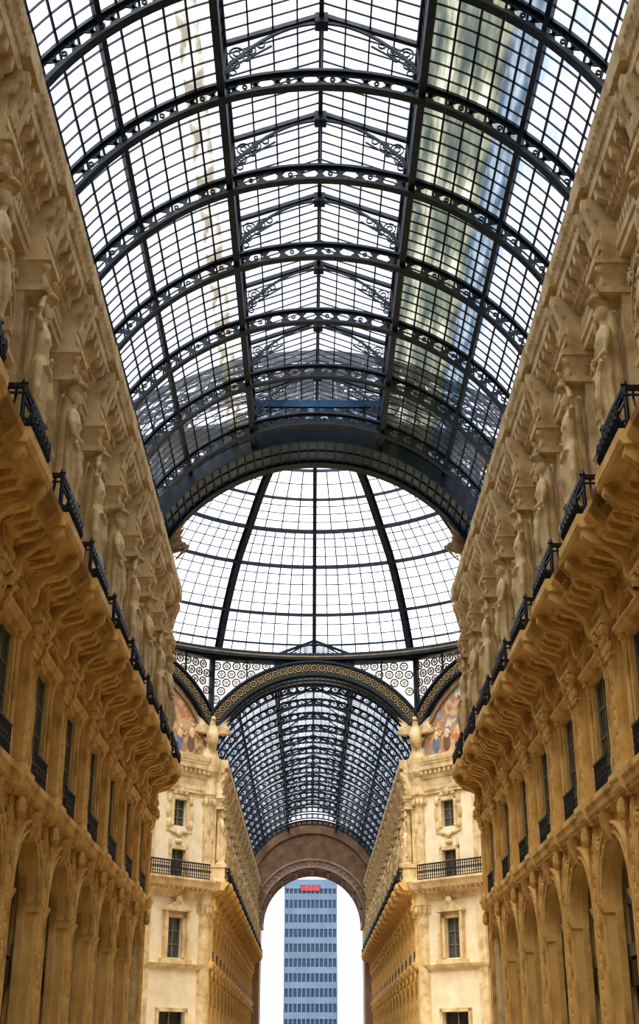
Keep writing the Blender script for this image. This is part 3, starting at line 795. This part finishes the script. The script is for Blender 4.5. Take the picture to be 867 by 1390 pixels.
# ------------------------------------------------------------------ dome
PROF = [(19.1,29.5),(17.4,32.6),(15.0,35.6),(12.6,37.5),(10.5,39.1),(8.3,40.4),(5.6,41.5),(3.0,42.1),(1.6,42.2)]
def prof_at(t):
    n = len(PROF)-1; x = t*n; i = min(int(x), n-1); f = x-i
    p0 = PROF[max(i-1, 0)]; p1 = PROF[i]; p2 = PROF[i+1]; p3 = PROF[min(i+2, n)]
    r = []
    for c in (0, 1):
        a, b_, c_, d = p0[c], p1[c], p2[c], p3[c]
        r.append(.5*((2*b_) + (-a+c_)*f + (2*a-5*b_+4*c_-d)*f*f + (-a+3*b_-3*c_+d)*f**3))
    return r
def dpt(t, a, off=0):
    r, z = prof_at(t)
    e = .01; r1, z1 = prof_at(max(0, t-e)); r2, z2 = prof_at(min(1, t+e))
    tx, tz = r2-r1, z2-z1; l = math.hypot(tx, tz); nx, nz = -tz/l, tx/l
    if nx > 0: nx, nz = -nx, -nz
    r += nx*off; z += nz*off
    return (-r*math.sin(a), YC + r*math.cos(a), z)
b = MB(); I = 'iron'
NSG = 96; NT = 24
vs = [dpt(i/NT, 2*PI*k/NSG) for i in range(NT+1) for k in range(NSG)]
b.add(vs, [(i*NSG+k, i*NSG+(k+1) % NSG, (i+1)*NSG+(k+1) % NSG, (i+1)*NSG+k) for i in range(NT) for k in range(NSG)], 'glass_dome')
for k in range(16):
    a = PI/8*k + 0.0
    major = (k % 2 == 1)
    w = .58 if major else .28; dp = .55 if major else .28
    n = 32
    for i in range(n):
        p, q = dpt(i/n, a, .1), dpt((i+1)/n, a, .1); pi_, qi = dpt(i/n, a, dp), dpt((i+1)/n, a, dp)
        up = (-math.sin(a), math.cos(a), 0)
        tg = Vector((math.cos(a), math.sin(a), 0))
        for (s_, e_, ww) in ((p, q, w), (pi_, qi, w*.7)):
            s_, e_ = Vector(s_), Vector(e_)
            v4 = [s_-tg*ww/2, s_+tg*ww/2, e_+tg*ww/2, e_-tg*ww/2]
            b.add(v4, [(0,1,2,3)], I)
        if major:
            b.bar(p, qi, .08, .06, I, up); b.bar(pi_, q, .08, .06, I, up)
nr = len(PROF)-1
for i in range(nr+1):
    t = i/nr
    for k in range(96):
        a, a2 = 2*PI*k/96, 2*PI*(k+1)/96
        hh = .20 if i > 0 else .3
        b.bar(dpt(t, a, .10), dpt(t, a2, .10), .10, hh, I)
        if i in (1, 2, 3): b.bar(dpt(t, a, .42), dpt(t, a2, .42), .06, .10, I); b.bar(dpt(t, a, .1), dpt(t, a2, .42), .03, .03, I)
for i in range(nr):
    nj = 5 if i < 2 else 4
    for j in range(1, nj):
        t = (i+j/nj)/nr
        if i > 3 and j != 2: continue
        for k in range(64): b.bar(dpt(t, 2*PI*k/64, .03), dpt(t, 2*PI*(k+1)/64, .03), .03, .065, I)
    nm_ = 14 if i < 3 else (8 if i < 5 else 2)
    for k in range(16*nm_//2):
        a = 2*PI*k/(16*nm_//2)
        tg = Vector((math.cos(a), math.sin(a), 0))*.040
        for j in range(2):
            p, q = Vector(dpt((i+j*.5)/nr, a, .04)), Vector(dpt((i+(j+1)*.5)/nr, a, .04))
            b.add([p-tg, p+tg, q+tg, q-tg], [(0,1,2,3)], I)
def ring(r0, r1, z0, z1, mat, n=96):
    vs = []
    for k in range(n):
        a = 2*PI*k/n
        for r in (r0, r1):
            for z in (z0, z1): vs.append((r*math.sin(a), YC + r*math.cos(a), z))
    fs = []
    for k in range(n):
        c = 4*k; d = 4*((k+1) % n)
        fs += [(c, d, d+1, c+1), (c+2, c+3, d+3, d+2), (c, c+2, d+2, d), (c+1, d+1, d+3, c+3)]
    b.add(vs, fs, mat)
ring(18.2, 20.3, ZD-.08, ZD+.12, I); ring(18.15, 18.3, ZD-.2, ZD+.3, I); ring(18.12, 18.16, ZD-.02, ZD+.08, 'gilt'); ring(18.2, 18.26, ZD+.95, ZD+1.02, I)
for k in range(192):
    a = 2*PI*k/192; b.bar((18.23*math.sin(a), YC+18.23*math.cos(a), ZD+.1), (18.23*math.sin(a), YC+18.23*math.cos(a), ZD+1.0), .03, .03, I)
b.lathe(0, YC, [(1.8,42.0),(1.8,42.3),(1.2,42.5),(.4,42.8),(.05,43.2)], 16, I)
obj("ceiling_glass_dome", b.mesh("glass_dome"))

# ------------------------------------------------------------------ triumphal arch ends
def make_end_wall():
    b = MB(); hw = 6.3; zs = 17.1; T = 6.0
    Bz = 'brown'; n = 40; RR = 9.3
    am = A1
    for y in (0, T):
        inn = [(hw*math.sin(-PI/2+PI*i/n), y, zs+hw*math.cos(-PI/2+PI*i/n)) for i in range(n+1)]
        out = [(RR*math.sin(-am+2*am*i/n), y, CZ+RR*math.cos(-am+2*am*i/n)) for i in range(n+1)]
        b.add(inn+out, [(i, i+1, n+2+i, n+1+i) for i in range(n)], Bz)
    for s in (-1, 1):
        b.box(min(s*hw, s*9.3), max(s*hw, s*9.3), 0, T, 0, zs, 'pink')
        b.add([(s*hw, 0, zs), (s*9.3, 0, zs), (s*9.3*math.sin(am), 0, CZ+RR*math.cos(am))], [(0,1,2)], Bz)
        b.add([(s*hw, T, zs), (s*9.3, T, zs), (s*9.3*math.sin(am), T, CZ+RR*math.cos(am))], [(0,1,2)], Bz)
        b.prism_yz([(-.3,zs-.5),(T+.3,zs-.5),(T+.4,zs),(-.4,zs)], min(s*(hw-.25), s*(hw+1.6)), max(s*(hw-.25), s*(hw+1.6)), 'pink')
        b.box(min(s*(hw), s*(hw+.9)), max(s*hw, s*(hw+.9)), -.25, 0, 0, zs-.5, 'pink')
    b.arc_xz(0, zs, hw-.02, hw+.06, -PI/2, PI/2, 0, T, 40, 'pink')
    b.arc_xz(0, CZ, RR-.05, RR, -am, am, 0, T, 40, 'brown')
    for (r0, r1, y, m) in ((hw, hw+.35, -.30, 'pink'), (hw+.35, hw+.9, -.15, 'pink'), (hw+.9, hw+1.15, -.35, 'pink')):
        b.arc_xz(0, zs, r0, r1, -PI/2, PI/2, y, 0, 48, m)
    b.arc_xz(0, CZ, R0-.5, R0-.35, -1.35, 1.35, -.2, 0, 48, 'brown')
    for k in range(-14, 15):
        a = k*PI/30; b.blob(((hw+.62)*math.sin(a), -.16, zs+(hw+.62)*math.cos(a)), (.2, .1, .2), 'pink', 8, 5)
    for k in range(-4, 5):
        a = k*PI/9.5
        b.bar(((hw-.1)*math.sin(a), 0, zs+(hw-.1)*math.cos(a)), ((hw-.1)*math.sin(a), T, zs+(hw-.1)*math.cos(a)), .25, .25, 'pink')
    for j in range(6): b.arc_xz(0, zs, hw-.25, hw, -PI/2, PI/2, j*1.15, j*1.15+.22, 40, 'pink')
    return b.mesh("triumphal_arch_wall")
EW = make_end_wall()
obj("wall_end_arch", EW, (0, YENDW, 0)); obj("wall_entrance_arch", EW, (0, Y0, 0), PI)
obj("wall_west_end_arch", EW, (-OR-NS*L, YC, 0), PI/2); obj("wall_east_end_arch", EW, (OR+NS*L, YC, 0), -PI/2)

# ------------------------------------------------------------------ floor / outdoors
b = MB(); b.box(-45, 45, Y0-8, YEND+8, -.2, 0, 'floor'); obj("floor", b.mesh("floor"))
b = MB(); b.box(-400, 400, -300, 900, -.4, -.2, 'asphalt'); obj("ground", b.mesh("ground"))

b = MB()
TW = 8.2; TY = 420; TH = 53.0
b.box(-TW, TW, TY, TY+22, 0, TH, 'tower_glass')
fl = 4.4; nf = int(TH/fl)
for i in range(nf+1):
    z = i*fl+.2; b.box(-TW-.15, TW+.15, TY-.25, TY+22.2, z, z+1.9, 'tower')
for i in range(13):
    x = -TW + 2*TW*i/12; b.box(x-.16, x+.16, TY-.32, TY, 0, TH, 'tower')
for i in range(16):
    y = TY + 22*i/15
    for s in (-1, 1): b.box(s*TW-.2, s*TW+.2, y-.16, y+.16, 0, TH, 'tower')
b.box(-TW-.3, TW+.3, TY-.4, TY+22.3, TH-1.0, TH+.3, 'tower')
b.box(-TW+1.2, TW-1.2, TY+2, TY+18, TH, TH+1.6, 'tower_glass')
for i, (xx, ww) in enumerate(((-2.6,.8),(-1.4,1.1),(0,1.0),(1.2,.9),(2.3,.9))): b.box(xx-ww/2, xx+ww/2, TY-.6, TY-.4, TH-1.6, TH-.2, 'red')
b.box(-3.3, 3.1, TY-.45, TY-.4, TH-1.9, TH+.1, 'tower_glass')
obj("office_tower", b.mesh("office_tower"))

# ------------------------------------------------------------------ light
w = bpy.data.worlds.new("World"); scene.world = w; w.use_nodes = True
nt = w.node_tree; bg = nt.nodes["Background"]
tc = nt.nodes.new("ShaderNodeTexCoord"); sp = nt.nodes.new("ShaderNodeSeparateXYZ"); rp = nt.nodes.new("ShaderNodeValToRGB")
nt.links.new(tc.outputs["Generated"], sp.inputs[0]); nt.links.new(sp.outputs["Z"], rp.inputs["Fac"]); nt.links.new(rp.outputs["Color"], bg.inputs["Color"])
rp.color_ramp.elements[0].position = 0.0; rp.color_ramp.elements[0].color = (0.93, 0.95, 1.0, 1)
rp.color_ramp.elements[1].position = 0.9; rp.color_ramp.elements[1].color = (0.92, 0.93, 1.0, 1)
bg.inputs["Strength"].default_value = 1.9

fill_sun = bpy.data.lights.new("fill_sun", 'SUN'); fill_sun.energy = 7.5; fill_sun.angle = 1.1; fill_sun.color = (1.0, 0.92, 0.77)  # wide soft lamp added as fill to brighten the walls beyond the sky
so = bpy.data.objects.new("fill_sun", fill_sun); scene.collection.objects.link(so)
so.rotation_euler = (math.radians(22), math.radians(-8), 0)

# ------------------------------------------------------------------ camera
cam = bpy.data.cameras.new("camera"); co = bpy.data.objects.new("camera", cam); scene.collection.objects.link(co)
F = 1726.0
cam.sensor_fit = 'VERTICAL'; cam.sensor_height = 36.0; cam.lens = F/1390*36.0
cam.clip_end = 3000; cam.clip_start = .1
co.location = (-.28, 0, 1.6)
co.rotation_euler = (math.radians(90+23.35), 0, math.radians(-.42))
scene.camera = co
scene.view_settings.view_transform = 'Standard'
try:
    scene.view_settings.look = 'Medium High Contrast'
except Exception as ex:
    print("look", ex)
scene.view_settings.exposure = 0.0
print("done", len(bpy.data.objects))
